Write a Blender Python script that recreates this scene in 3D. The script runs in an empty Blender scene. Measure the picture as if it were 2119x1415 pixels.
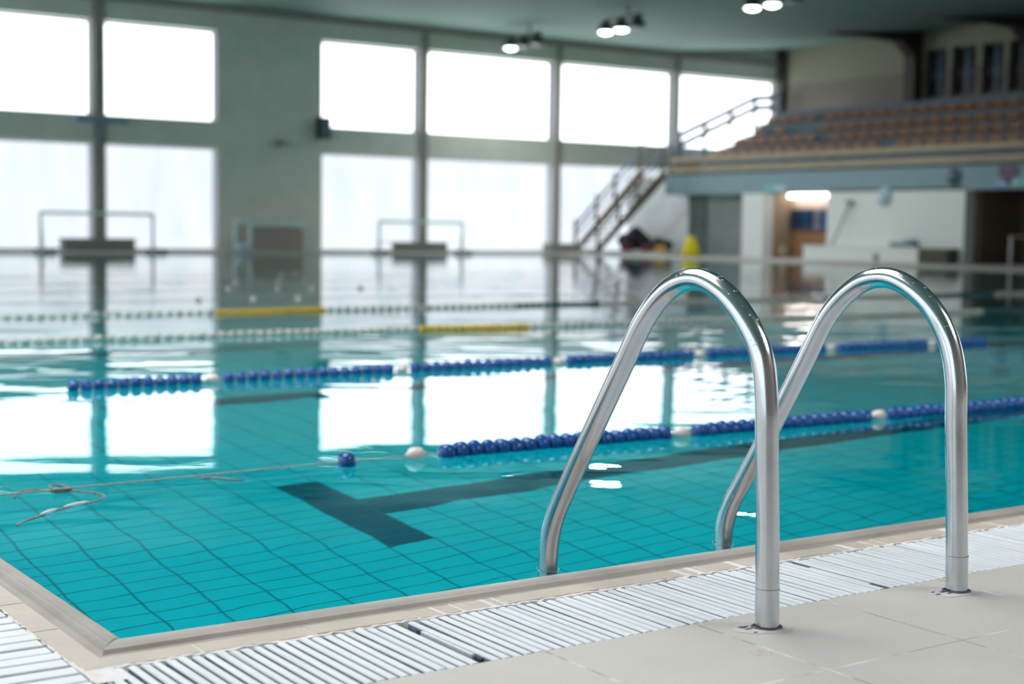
import bpy, bmesh, math, random
from mathutils import Vector, Matrix
R = math.radians
random.seed(7)
SC = bpy.context.scene
COL = SC.collection

# ------------------------------------------------------------------ camera, world, lights, exposure
cam_data = bpy.data.cameras.new('camera')
cam = bpy.data.objects.new('camera', cam_data)
COL.objects.link(cam)
YAW, PITCH, ROLL, CAM_H = R(34.42), R(4.3315), R(0.78674), 0.735
_f = Vector((math.sin(YAW)*math.cos(PITCH), math.cos(YAW)*math.cos(PITCH), -math.sin(PITCH)))
_r0 = Vector((math.cos(YAW), -math.sin(YAW), 0))
_u0 = _r0.cross(_f)
_r = _r0*math.cos(ROLL) + _u0*math.sin(ROLL)
_u = _u0*math.cos(ROLL) - _r0*math.sin(ROLL)
cam.matrix_world = Matrix(((_r.x, _u.x, -_f.x, 0), (_r.y, _u.y, -_f.y, 0), (_r.z, _u.z, -_f.z, CAM_H), (0, 0, 0, 1)))
cam_data.sensor_width = 36
cam_data.lens = 3076.05/2119*36
cam_data.clip_start, cam_data.clip_end = 0.05, 300
cam_data.dof.use_dof = True
cam_data.dof.focus_distance = 3.12
cam_data.dof.aperture_fstop = 2.8
SC.camera = cam

world = bpy.data.worlds.new('world')
SC.world = world
world.use_nodes = True
world.node_tree.nodes['Background'].inputs[0].default_value = (0.88, 0.95, 1.0, 1)
world.node_tree.nodes['Background'].inputs[1].default_value = 1.75

UPPER_PANE, LOWER_PANE, ROOF_FILL, LAMP = 3.3, 0.94, 7.2, 12.0

LAMP_WATTS = 60

vs = SC.view_settings
vs.view_transform = 'Standard'
vs.look = 'None'
vs.exposure = 0.0
vs.gamma = 1.0
vs.use_curve_mapping = False
SC.cycles.use_denoising = True
SC.cycles.max_bounces = 10
SC.cycles.diffuse_bounces = 4
SC.cycles.glossy_bounces = 6
SC.cycles.transmission_bounces = 8
SC.cycles.sample_clamp_indirect = 8
SC.cycles.blur_glossy = 0.5
SC.cycles.caustics_reflective = False
SC.cycles.caustics_refractive = True

# ------------------------------------------------------------------ materials (all procedural)
def nodes(name):
    m = bpy.data.materials.new(name)
    m.use_nodes = True
    nt = m.node_tree
    return m, nt, nt.nodes['Principled BSDF']

def math_node(nt, op, a, b=None, c=None):
    n = nt.nodes.new('ShaderNodeMath'); n.operation = op
    for i, v in enumerate((a, b, c)):
        if v is None: continue
        if isinstance(v, (int, float)): n.inputs[i].default_value = v
        else: nt.links.new(v, n.inputs[i])
    return n.outputs[0]

def mixc(nt, fac, a, b):
    n = nt.nodes.new('ShaderNodeMix'); n.data_type = 'RGBA'
    for i, v in ((0, fac), (6, a), (7, b)):
        if isinstance(v, (int, float)): n.inputs[i].default_value = v
        elif isinstance(v, tuple): n.inputs[i].default_value = (*v[:3], 1)
        else: nt.links.new(v, n.inputs[i])
    return n.outputs[2]

def coords(nt, obj=True):
    n = nt.nodes.new('ShaderNodeTexCoord')
    return n.outputs['Object' if obj else 'Generated']

def noise(nt, vec, scale, detail=3, rough=0.55):
    n = nt.nodes.new('ShaderNodeTexNoise')
    n.inputs['Scale'].default_value = scale; n.inputs['Detail'].default_value = detail
    n.inputs['Roughness'].default_value = rough
    nt.links.new(vec, n.inputs['Vector'])
    return n.outputs['Fac']

def ramp(nt, fac, p0, p1):
    n = nt.nodes.new('ShaderNodeMapRange')
    n.inputs[1].default_value = p0; n.inputs[2].default_value = p1
    nt.links.new(fac, n.inputs[0])
    return n.outputs[0]

def bump(nt, b, height, strength, dist):
    n = nt.nodes.new('ShaderNodeBump')
    n.inputs['Strength'].default_value = strength; n.inputs['Distance'].default_value = dist
    nt.links.new(height, n.inputs['Height']); nt.links.new(n.outputs[0], b.inputs['Normal'])

def mat(name, col, rough=0.6, metal=0.0, var=0.12, scale=6.0, bmp=0.0, spec=0.5):
    """surface with a procedural mottling of its colour"""
    m, nt, b = nodes(name)
    v = coords(nt)
    n = noise(nt, v, scale, 4)
    lo = tuple(c*(1-var) for c in col); hi = tuple(min(1, c*(1+var)) for c in col)
    nt.links.new(mixc(nt, ramp(nt, n, 0.3, 0.7), lo, hi), b.inputs['Base Color'])
    b.inputs['Roughness'].default_value = rough
    b.inputs['Metallic'].default_value = metal
    b.inputs['Specular IOR Level'].default_value = spec
    if bmp: bump(nt, b, noise(nt, v, scale*8, 3), 0.6, bmp)
    return m

def line_mask(nt, coord, offset, pitch, width):
    """1 on a line every <pitch> metres"""
    x = math_node(nt, 'SUBTRACT', coord, offset - pitch/2)
    x = math_node(nt, 'FLOORED_MODULO', x, pitch)
    x = math_node(nt, 'ABSOLUTE', math_node(nt, 'SUBTRACT', x, pitch/2))
    return math_node(nt, 'LESS_THAN', x, width/2)

def sepxyz(nt, v):
    n = nt.nodes.new('ShaderNodeSeparateXYZ'); nt.links.new(v, n.inputs[0]); return n.outputs

def emis(name, col, strength, ribs=0.0, pitch=0.17, lowvar=0.0):
    """ribbed glowing surface for daylight panes, lamps and added roof panels"""
    m, nt, b = nodes(name)
    v = coords(nt); s = sepxyz(nt, v)
    w = math_node(nt, 'SINE', math_node(nt, 'MULTIPLY', s[0], 2*math.pi/pitch))
    w = math_node(nt, 'MULTIPLY_ADD', w, ribs*0.5, 1-ribs*0.5)
    cl = (*col, 1)
    if lowvar:
        mp = nt.nodes.new('ShaderNodeMapping'); mp.inputs['Scale'].default_value = (1.6, 1, 0.35)
        nt.links.new(v, mp.inputs[0])
        n = ramp(nt, noise(nt, mp.outputs[0], 1.0, 4), 0.35, 0.65)
        c = mixc(nt, n, (col[0]*(1-lowvar), col[1]*(1-lowvar*.6), col[2]*(1-lowvar*.3)), col)
        nt.links.new(c, b.inputs['Emission Color'])
    else:
        b.inputs['Emission Color'].default_value = cl
    b.inputs['Base Color'].default_value = (0.6, 0.62, 0.64, 1)
    b.inputs['Roughness'].default_value = 0.6
    nt.links.new(math_node(nt, 'MULTIPLY', w, strength), b.inputs['Emission Strength'])
    return m

# deck tiles
def deck_material():
    m, nt, b = nodes('deck_tile')
    v = coords(nt); s = sepxyz(nt, v)
    n1 = noise(nt, v, 2.3, 5); n2 = noise(nt, v, 240, 2)
    c = mixc(nt, ramp(nt, n1, 0.3, 0.7), (0.545, 0.527, 0.512), (0.635, 0.618, 0.605))
    c = mixc(nt, math_node(nt, 'MULTIPLY', ramp(nt, n2, 0.35, 0.7), 0.25), c, (0.42, 0.37, 0.32))
    jx = line_mask(nt, s[0], 1.842, 0.345, 0.0058); jy = line_mask(nt, s[1], 1.727, 0.345, 0.0042)
    j = math_node(nt, 'MAXIMUM', jx, jy)
    brk = ramp(nt, noise(nt, v, 9, 3), 0.42, 0.6)
    jc = mixc(nt, brk, (0.36, 0.31, 0.27), (0.86, 0.85, 0.87))
    c = mixc(nt, math_node(nt, 'MULTIPLY', j, 0.95), c, jc)
    st = nt.nodes.new('ShaderNodeVectorMath'); st.operation = 'DISTANCE'      # rusty spots of dirt
    st.inputs[1].default_value = (1.815, 1.86, 0); nt.links.new(v, st.inputs[0])
    spot = math_node(nt, 'MULTIPLY', math_node(nt, 'LESS_THAN', st.outputs['Value'], 0.02), ramp(nt, noise(nt, v, 120, 3), .5, .62))
    c = mixc(nt, math_node(nt, 'MULTIPLY', spot, 0.6), c, (0.55, 0.25, 0.10))
    nt.links.new(c, b.inputs['Base Color'])
    b.inputs['Roughness'].default_value = 0.55
    bump(nt, b, n2, 0.35, 0.0006)
    return m

# pool basin tiles with lane line and T mark
def pool_material():
    m, nt, b = nodes('teal_pool_tile')
    v = coords(nt); s = sepxyz(nt, v)
    n1 = noise(nt, v, 0.7, 3)
    c = mixc(nt, ramp(nt, n1, 0.3, 0.7), (0.0, 0.70, 0.83), (0.0, 0.80, 0.94))
    cell = nt.nodes.new('ShaderNodeTexWhiteNoise'); cell.noise_dimensions = '2D'
    sn = nt.nodes.new('ShaderNodeVectorMath'); sn.operation = 'SNAP'
    sn.inputs[1].default_value = (0.2, 0.1, 1); nt.links.new(v, sn.inputs[0])
    nt.links.new(sn.outputs[0], cell.inputs['Vector'])
    c = mixc(nt, math_node(nt, 'MULTIPLY', cell.outputs[0], 0.06), c, (0.0, 0.30, 0.36))
    def between(co, a, d):
        return math_node(nt, 'MULTIPLY', math_node(nt, 'GREATER_THAN', co, a), math_node(nt, 'LESS_THAN', co, d))
    tbar = math_node(nt, 'MULTIPLY', between(s[0], 2.745, 2.945), between(s[1], 4.8, 5.8))
    line = math_node(nt, 'MULTIPLY', between(s[0], 2.945, 24.9), between(s[1], 5.2, 5.43))
    mark = math_node(nt, 'MAXIMUM', tbar, line)
    for k in range(1, 13):                       # the other lanes
        y = 5.2 + 2.6*k
        mark = math_node(nt, 'MAXIMUM', mark, math_node(nt, 'MULTIPLY', between(s[0], 2.745, 24.9), between(s[1], y, y+.23)))
    c = mixc(nt, mark, c, (0.0, 0.12, 0.20))
    gx = line_mask(nt, s[0], 2.745, 0.2, 0.0075); gy = line_mask(nt, s[1], 4.8, 0.1, 0.0058)
    g = math_node(nt, 'MAXIMUM', gx, gy)
    gc = mixc(nt, mark, (0.0, 0.15, 0.27), (0.0, 0.23, 0.25))
    c = mixc(nt, math_node(nt, 'MULTIPLY', g, 0.9), c, gc)
    nt.links.new(c, b.inputs['Base Color'])
    b.inputs['Roughness'].default_value = 0.5
    b.inputs['Specular IOR Level'].default_value = 0.0
    return m

TEAL_MIRROR = (0.50, 0.93, 1.0)
def water_material():
    """clear water: refraction below, a mirror above whose strength follows Fresnel and turns from teal to white at grazing angles"""
    m = bpy.data.materials.new('pool_water'); m.use_nodes = True
    nt = m.node_tree; nt.nodes.clear()
    out = nt.nodes.new('ShaderNodeOutputMaterial')
    refr = nt.nodes.new('ShaderNodeBsdfRefraction'); refr.inputs['IOR'].default_value = 1.333; refr.inputs['Roughness'].default_value = 0.0
    refr.inputs['Color'].default_value = (0.93, 1, 1, 1)
    glo = nt.nodes.new('ShaderNodeBsdfGlossy'); glo.inputs['Roughness'].default_value = 0.0
    fr = nt.nodes.new('ShaderNodeFresnel'); fr.inputs['IOR'].default_value = 1.333
    nt.links.new(mixc(nt, ramp(nt, fr.outputs[0], 0.27, 0.55), TEAL_MIRROR, (1.0, 1.0, 1.0)), glo.inputs['Color'])
    mx = nt.nodes.new('ShaderNodeMixShader')
    nt.links.new(fr.outputs[0], mx.inputs[0]); nt.links.new(refr.outputs[0], mx.inputs[1]); nt.links.new(glo.outputs[0], mx.inputs[2])
    nt.links.new(mx.outputs[0], out.inputs['Surface'])
    v = coords(nt); s = sepxyz(nt, v)
    rot = nt.nodes.new('ShaderNodeMapping'); rot.inputs['Rotation'].default_value = (0, 0, R(28))
    nt.links.new(v, rot.inputs[0])
    mp = nt.nodes.new('ShaderNodeMapping'); mp.inputs['Scale'].default_value = (0.5, 1.2, 1)
    nt.links.new(rot.outputs[0], mp.inputs[0])
    def centred(n): return math_node(nt, 'SUBTRACT', n, 0.5)
    h1 = centred(noise(nt, mp.outputs[0], 0.60, 1.2, 0.4))
    h2 = centred(noise(nt, mp.outputs[0], 2.2, 1.5, 0.45))
    h3 = centred(noise(nt, v, 8.0, 1, 0.4))
    h = math_node(nt, 'MULTIPLY_ADD', h2, 0.36, h1)
    h = math_node(nt, 'MULTIPLY_ADD', h3, 0.018, h)
    rough = math_node(nt, 'MULTIPLY_ADD', ramp(nt, s[1], 5.5, 9.0), 0.9, 0.85)      # calmer by the near edge, livelier mid-pool
    rough = math_node(nt, 'MULTIPLY_ADD', ramp(nt, s[1], 11.0, 20.0), -0.7, rough)
    bp = nt.nodes.new('ShaderNodeBump'); bp.inputs['Strength'].default_value = 1.0; bp.inputs['Distance'].default_value = 0.0105
    nt.links.new(math_node(nt, 'MULTIPLY', h, rough), bp.inputs['Height'])
    for nd in (refr, glo, fr): nt.links.new(bp.outputs[0], nd.inputs['Normal'])
    return m

def steel_material():
    m, nt, b = nodes('brushed_steel')
    v = coords(nt)
    n = noise(nt, v, 14, 5)
    nt.links.new(mixc(nt, ramp(nt, n, 0.3, 0.7), (0.55, 0.58, 0.62), (0.64, 0.665, 0.705)), b.inputs['Base Color'])
    b.inputs['Metallic'].default_value = 1.0
    nt.links.new(math_node(nt, 'MULTIPLY_ADD', noise(nt, v, 60, 3), 0.09, 0.13), b.inputs['Roughness'])
    bump(nt, b, noise(nt, v, 300, 2), 0.15, 0.0002)
    return m

def brick_material():
    m, nt, b = nodes('pale_brick')
    v = coords(nt); s = sepxyz(nt, v)
    cb = nt.nodes.new('ShaderNodeCombineXYZ')
    nt.links.new(s[1], cb.inputs[0]); nt.links.new(s[2], cb.inputs[1])
    t = nt.nodes.new('ShaderNodeTexBrick')
    t.inputs['Scale'].default_value = 1.0
    t.inputs['Brick Width'].default_value = 0.25; t.inputs['Row Height'].default_value = 0.085
    t.inputs['Mortar Size'].default_value = 0.012
    t.inputs['Color1'].default_value = (0.31, 0.26, 0.225, 1); t.inputs['Color2'].default_value = (0.25, 0.215, 0.19, 1)
    t.inputs['Mortar'].default_value = (0.15, 0.135, 0.12, 1)
    nt.links.new(cb.outputs[0], t.inputs['Vector'])
    z = math_node(nt, 'LESS_THAN', s[2], 6.05)
    c = mixc(nt, z, (0.29, 0.285, 0.21), t.outputs['Color'])
    nt.links.new(c, b.inputs['Base Color'])
    b.inputs['Roughness'].default_value = 0.85
    return m

def tile_wall_material():
    m, nt, b = nodes('white_wall_tile')
    v = coords(nt); s = sepxyz(nt, v)
    g = math_node(nt, 'MAXIMUM', line_mask(nt, s[1], 0, 0.3, 0.012), line_mask(nt, s[2], 0, 0.2, 0.012))
    c = mixc(nt, math_node(nt, 'MULTIPLY', g, 0.35), (0.83, 0.87, 0.85), (0.55, 0.58, 0.57))
    nt.links.new(c, b.inputs['Base Color']); b.inputs['Roughness'].default_value = 0.4
    return m

M = dict(
    deck=deck_material(), pool=pool_material(), water=water_material(), steel=steel_material(),
    brick=brick_material(), tilewall=tile_wall_material(),
    farwall=mat('sage_plaster', (0.76, 0.79, 0.70), 0.8, var=0.06, scale=1.5),
    column=mat('taupe_column', (0.33, 0.32, 0.28), 0.7, var=0.08, scale=3),
    jambdimmed=mat('dimmed_upper_jamb', (0.16, 0.162, 0.185), 0.7, var=0.04),  # darker copy of the jamb, offsets the glow of the upper panes
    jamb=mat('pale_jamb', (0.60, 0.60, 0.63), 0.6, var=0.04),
    ceiling=mat('ceiling_board', (0.165, 0.275, 0.245), 0.75, var=0.05, scale=0.6),
    upperpane=emis('bright_daylight_pane', (0.965, 0.99, 1.0), UPPER_PANE, 0.10),
    lowerpane=emis('soft_daylight_pane', (0.93, 0.965, 1.02), LOWER_PANE, 0.06, lowvar=0.15),
    rooffill=emis('roof_fill_glow', (1.0, 0.98, 0.95), ROOF_FILL, 0.04),  # glow of the added roof fill panels
    gratewhite=mat('white_grate_plastic', (0.80, 0.845, 0.89), 0.45, var=0.06, scale=9),
    grout=mat('white_grout', (0.80, 0.77, 0.77), 0.8, var=0.08, scale=30, bmp=0.002),
    flankshade=mat('shaded_grate_flank', (0.27, 0.295, 0.41), 0.7, var=0.3, scale=40),  # dark slat sides, gap shade put into the colour
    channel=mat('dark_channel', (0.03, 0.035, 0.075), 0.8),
    edgetile=mat('beige_edge_tile', (0.60, 0.535, 0.475), 0.4, var=0.06, scale=12),
    lip=mat('wet_lip_tile', (0.40, 0.36, 0.335), 0.38, var=0.14, scale=7),
    rust=mat('rust_ring', (0.085, 0.085, 0.125), 0.8, var=0.5, scale=40),
    cement=mat('pale_cement_patch', (0.60, 0.58, 0.585), 0.85, var=0.08, scale=30),
    blue=mat('blue_float_plastic', (0.008, 0.085, 0.33), 0.13, var=0.10),
    white=mat('white_float_plastic', (0.78, 0.70, 0.69), 0.35, var=0.05),
    smallwhite=mat('dull_white_float_plastic', (0.52, 0.53, 0.48), 0.45, var=0.08),
    yellow=mat('yellow_float_plastic', (0.72, 0.44, 0.02), 0.35, var=0.08),
    green=mat('dark_green_float_plastic', (0.004, 0.06, 0.065), 0.35, var=0.1),
    cable=mat('steel_cable', (0.42, 0.40, 0.37), 0.5, var=0.35, scale=90),
    cord=mat('brown_speckled_rope', (0.30, 0.24, 0.22), 0.8, var=0.6, scale=120),
    glint=mat('white_rope_glint', (0.86, 0.88, 0.92), 0.2, var=0.03),
    goal=mat('pale_goal_tube', (0.72, 0.90, 0.93), 0.45, var=0.06),
    box=mat('grey_box_panel', (0.26, 0.285, 0.26), 0.7, var=0.1, scale=3),
    foot=mat('dark_float_foot', (0.05, 0.08, 0.08), 0.7),
    black=mat('black_casing', (0.012, 0.02, 0.028), 0.5),
    bluemetal=mat('blue_grey_metal', (0.20, 0.32, 0.42), 0.45, var=0.08),
    brown=mat('brown_steel', (0.13, 0.095, 0.06), 0.6, var=0.15, scale=5),
    railblue=mat('slate_blue_board', (0.17, 0.215, 0.33), 0.5, var=0.08),
    concrete=mat('blue_grey_concrete', (0.15, 0.21, 0.265), 0.8, var=0.08, scale=3),
    beam=mat('teal_grey_fascia', (0.255, 0.38, 0.43), 0.7, var=0.05, scale=2),
    seat=mat('brown_orange_seat', (0.28, 0.13, 0.06), 0.5, var=0.12, scale=3),
    seatleg=mat('dark_seat_bracket', (0.10, 0.075, 0.05), 0.6),
    plank=mat('cream_plank', (0.42, 0.345, 0.235), 0.6, var=0.12, scale=2),
    door=mat('grey_green_door', (0.20, 0.245, 0.245), 0.6, var=0.15, scale=1.2),
    whitewall=mat('white_plaster', (0.84, 0.86, 0.87), 0.7, var=0.04, scale=1.5),
    tan=mat('tan_plaster', (0.40, 0.30, 0.21), 0.75, var=0.08, scale=1.5),
    pinkwall=mat('peach_plaster', (0.74, 0.56, 0.45), 0.75, var=0.05),
    orange=mat('orange_brown_panel', (0.46, 0.24, 0.13), 0.6, var=0.12, scale=2),
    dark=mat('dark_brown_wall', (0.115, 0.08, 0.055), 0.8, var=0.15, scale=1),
    darkgrey=mat('dark_olive_crate', (0.085, 0.09, 0.065), 0.8),
    cone=mat('yellow_cone_plastic', (0.72, 0.60, 0.0), 0.5, var=0.06),
    bagblack=mat('black_bag_cloth', (0.012, 0.013, 0.022), 0.8),
    bagred=mat('dark_red_bag_cloth', (0.16, 0.03, 0.04), 0.8),
    bagyellow=mat('ochre_bag_cloth', (0.48, 0.28, 0.05), 0.8),
    bagwhite=mat('off_white_mat', (0.55, 0.56, 0.52), 0.8),
    navy=mat('navy_cloth', (0.02, 0.05, 0.13), 0.8, var=0.3), teal2=mat('blue_cloth', (0.02, 0.13, 0.30), 0.8, var=0.3),
    lilac=mat('grey_lilac_cloth', (0.30, 0.28, 0.38), 0.8, var=0.2), maroon=mat('maroon_cloth', (0.10, 0.045, 0.07), 0.8, var=0.3),
    glassdark=mat('dark_curtained_glass', (0.03, 0.042, 0.055), 0.25, var=0.6, scale=2.5),
    framewood=mat('dark_brown_frame', (0.045, 0.035, 0.028), 0.6),
    signwhite=mat('pale_blue_sign', (0.50, 0.66, 0.76), 0.5, var=0.03), signgreen=mat('green_sign_face', (0.10, 0.55, 0.42), 0.5),
    signblue=mat('blue_sign_face', (0.18, 0.38, 0.62), 0.5), signred=mat('dull_red_sign_face', (0.17, 0.115, 0.155), 0.6),
    clockface=mat('dark_teal_clock_face', (0.03, 0.10, 0.15), 0.3),
    lamphouse=mat('dark_lamp_housing', (0.06, 0.08, 0.08), 0.5), lampoff=mat('unlit_lamp_glass', (0.50, 0.56, 0.52), 0.2),
    bulb=emis('lit_lamp_glass', (0.93, 1.0, 0.95), LAMP), tube=emis('lit_tube_lamp', (1.0, 0.95, 0.90), 9.0),
    warmwall=mat('warm_brown_wall', (0.27, 0.235, 0.215), 0.8, var=0.1, scale=0.8),
    crate=mat('grey_tan_board', (0.42, 0.39, 0.34), 0.7), cratelid=mat('taupe_board', (0.33, 0.27, 0.24), 0.7),
    drop=None,
)
def drop_material():
    m, nt, b = nodes('water_drop')
    b.inputs['Roughness'].default_value = 0.02; b.inputs['IOR'].default_value = 1.33
    b.inputs['Transmission Weight'].default_value = 1.0
    v = coords(nt)
    nt.links.new(mixc(nt, noise(nt, v, 50), (0.97, 1, 1), (1, 1, 1)), b.inputs['Base Color'])
    return m
M['drop'] = drop_material()

# ------------------------------------------------------------------ mesh helpers
def obj(name, bm, m, parent=None, smooth=False):
    me = bpy.data.meshes.new(name)
    bmesh.ops.recalc_face_normals(bm, faces=bm.faces)
    bm.to_mesh(me); bm.free()
    if smooth:
        for p in me.polygons: p.use_smooth = True
    o = bpy.data.objects.new(name, me)
    for mm in (m if isinstance(m, (list, tuple)) else [m]): me.materials.append(mm)
    COL.objects.link(o)
    if parent is not None: o.parent = parent
    return o

def tag(o, label=None, cat=None, group=None, kind=None):
    for k, v in (('label', label), ('category', cat), ('group', group), ('kind', kind)):
        if v: o[k] = v
    return o

def thing(name, label, cat, loc=(0, 0, 0), rz=0, group=None):
    o = bpy.data.objects.new(name, None); COL.objects.link(o)
    o.empty_display_size = 0.1
    o.location = loc; o.rotation_euler = (0, 0, rz)
    return tag(o, label, cat, group)

def struct(name, bm, m, parent=None, smooth=False):
    o = obj(name, bm, m, parent, smooth)
    if parent is None: o['kind'] = 'structure'
    return o

def dup(root, loc, label, rz=None):
    r = root.copy(); COL.objects.link(r); r.location = loc
    if rz is not None: r.rotation_euler = (0, 0, rz)
    r['label'] = label
    for ch in list(root.children):
        c = ch.copy(); COL.objects.link(c); c.parent = r
        for g in list(ch.children):
            d = g.copy(); COL.objects.link(d); d.parent = c
    return r

def B(): return bmesh.new()

def box(bm, x0, x1, y0, y1, z0, z1, bev=0.0, mi=0):
    vs_ = [bm.verts.new(p) for p in ((x0,y0,z0),(x1,y0,z0),(x1,y1,z0),(x0,y1,z0),(x0,y0,z1),(x1,y0,z1),(x1,y1,z1),(x0,y1,z1))]
    fs = [bm.faces.new([vs_[i] for i in q]) for q in ((3,2,1,0),(4,5,6,7),(0,1,5,4),(1,2,6,5),(2,3,7,6),(3,0,4,7))]
    for f in fs: f.material_index = mi
    if bev:
        es = list({e for f in fs for e in f.edges})
        bmesh.ops.bevel(bm, geom=es, offset=bev, segments=2, affect='EDGES', profile=0.6)
    return bm

def tube(bm, pts, rad, seg=10, cap=True):
    """swept tube through points; rad a number or a list"""
    pts = [Vector(p) for p in pts]
    n = len(pts)
    rads = rad if isinstance(rad, (list, tuple)) else [rad]*n
    rings = []; ref = None
    for i, p in enumerate(pts):
        t = (pts[min(i+1, n-1)] - pts[max(i-1, 0)]).normalized()
        if ref is None:
            ref = Vector((0, 0, 1)) if abs(t.z) < 0.9 else Vector((1, 0, 0))
        ref = (ref - t*ref.dot(t)).normalized()
        s = t.cross(ref)
        rings.append([bm.verts.new(p + (ref*math.cos(a) + s*math.sin(a))*rads[i]) for a in [2*math.pi*k/seg for k in range(seg)]])
    for a, b in zip(rings, rings[1:]):
        for k in range(seg):
            bm.faces.new((a[k], a[(k+1) % seg], b[(k+1) % seg], b[k]))
    if cap:
        bm.faces.new(rings[0][::-1]); bm.faces.new(rings[-1])
    return bm

def smooth_path(pts, sub=6):
    pts = [Vector(p) for p in pts]; out = []
    for i in range(len(pts)-1):
        p0 = pts[max(i-1, 0)]; p1 = pts[i]; p2 = pts[i+1]; p3 = pts[min(i+2, len(pts)-1)]
        for k in range(sub):
            t = k/sub
            out.append(0.5*((2*p1) + (p2-p0)*t + (2*p0-5*p1+4*p2-p3)*t*t + (3*p1-p0-3*p2+p3)*t**3))
    out.append(pts[-1])
    return out

def lathe(bm, prof, seg=20, axis='Z', c=(0, 0, 0)):
    """prof = [(r, h)]; spun about an axis through c"""
    rings = []
    for r, h in prof:
        ring = []
        for k in range(seg):
            a = 2*math.pi*k/seg
            u, v = r*math.cos(a), r*math.sin(a)
            p = {'Z': (u, v, h), 'X': (h, u, v), 'Y': (u, h, v)}[axis]
            ring.append(bm.verts.new((p[0]+c[0], p[1]+c[1], p[2]+c[2])))
        rings.append(ring)
    for a, b in zip(rings, rings[1:]):
        for k in range(seg):
            bm.faces.new((a[k], a[(k+1) % seg], b[(k+1) % seg], b[k]))
    bm.faces.new(rings[0][::-1]); bm.faces.new(rings[-1])
    return bm

def prism(bm, prof, a0, a1, axis='X'):
    """profile polygon [(u, v)] extruded along an axis: X -> (y, z), Y -> (x, z), Z -> (x, y)"""
    def P(u, v, a): return {'X': (a, u, v), 'Y': (u, a, v), 'Z': (u, v, a)}[axis]
    A = [bm.verts.new(P(u, v, a0)) for u, v in prof]; C = [bm.verts.new(P(u, v, a1)) for u, v in prof]
    n = len(prof)
    for k in range(n): bm.faces.new((A[k], A[(k+1) % n], C[(k+1) % n], C[k]))
    bm.faces.new(A[::-1]); bm.faces.new(C)
    return bm

# ------------------------------------------------------------------ the setting
ZW = -0.030                      # water level
PX0, PX1, PY0, PY1 = 0.930, 27.2, 2.615, 37.2     # water edge of the basin
PD = -1.88                       # pool floor

# pool basin
bm = B()
box(bm, PX0-.2, PX1+.2, PY0-.2, PY1+.2, PD-.2, PD)
box(bm, PX0-.2, PX1+.2, PY0-.25, PY0-.012, PD, -0.10)
box(bm, PX0-.2, PX1+.2, PY1+.012, PY1+.25, PD, -0.06)
box(bm, PX0-.25, PX0-.012, PY0-.012, PY1+.012, PD, -0.10)
box(bm, PX1+.012, PX1+.25, PY0-.012, PY1+.012, PD, -0.06)
struct('pool_basin_floor', bm, M['pool'])

# water surface, reaching under the lips
bm = B()
vv = [bm.verts.new(p) for p in ((PX0-.01, PY0-.01, ZW), (PX1+.01, PY0-.01, ZW), (PX1+.01, PY1+.01, ZW), (PX0-.01, PY1+.01, ZW))]
bm.faces.new(vv)
struct('water', bm, M['water'])

# deck
bm = B()
box(bm, -9, 12, -9, 2.07, -0.3, 0)
box(bm, 12, 32.4, -9, 2.37, -0.3, 0)
box(bm, -9, 0.482, 2.07, 39.9, -0.3, 0)
box(bm, 0.482, 32.0, PY1+.16, 39.9, -0.3, 0)
box(bm, PX1+.16, 36.6, 2.37, PY1+.16, -0.3, 0)
box(bm, 0.482, PX0-.15, 4.145, PY1+.16, -0.3, 0)
box(bm, 5.445, 12, 2.07, 2.37, -0.3, 0)
struct('floor', bm, M['deck'])

# far and right lips
bm = B()
box(bm, PX0-.15, PX1+.16, PY1, PY1+.16, -0.12, 0.0, 0.01)
box(bm, PX1, PX1+.16, 2.37, PY1, -0.12, 0.0, 0.01)
struct('trim_1', bm, M['edgetile'])

# near and left handgrip lips: wet ridged profile falling into the water
def lip_profile(w):
    """wet ridged lip, w metres from the groove to the water"""
    p = [(0.0, -0.30), (0.0, -0.003), (0.020, -0.003), (0.024, -0.006), (0.028, -0.006), (0.034, 0.0015)]
    n = 11
    for k in range(1, n):
        t = k/n
        z = 0.002 - 0.030*t**2.2
        u = 0.034 + (w-0.034)*t
        p.append((u - 0.003, z)); p.append((u + 0.003, z-0.0012))
    p += [(w, -0.031), (w+.012, -0.05), (w+.02, -0.30)]
    return p
bm = B(); prism(bm, [(2.436+u, z) for u, z in lip_profile(PY0-2.436)], PX0-.102, PX1, 'X')
for v in bm.verts:                       # mitred corner
    if v.co.x < 2: v.co.x = .828 + max(0, v.co.y-2.436)*(PX0-.828)/(PY0-2.436)
struct('trim_2', bm, M['lip'])
bm = B(); prism(bm, [(0.828+u, z) for u, z in lip_profile(PX0-.828)], 2.436, PY1, 'Y')
for v in bm.verts:
    if v.co.y < 4: v.co.y = 2.436 + max(0, v.co.x-.828)*(PY0-2.436)/(PX0-.828)
struct('trim_3', bm, M['lip'])

# beige edge tiles with grout base
bm = B()
x = 0.783
while x < 8.0:
    n = 2.725 + 0.2165*math.floor((x-2.725)/0.2165 + 1.0001)
    box(bm, x+.0022, min(n, 8.0)-.0022, 2.379, 2.4365, -0.25, random.uniform(-.0012, .0012), 0.0015)
    x = n
struct('trim_4', bm, M['edgetile'])
bm = B()
y = 2.44
while y < 8.0:
    box(bm, 0.781, 0.829, y+.002, y+.213, -0.25, random.uniform(-.001, .001), 0.0015)
    y += 0.2165
struct('trim_5', bm, M['edgetile'])
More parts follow.
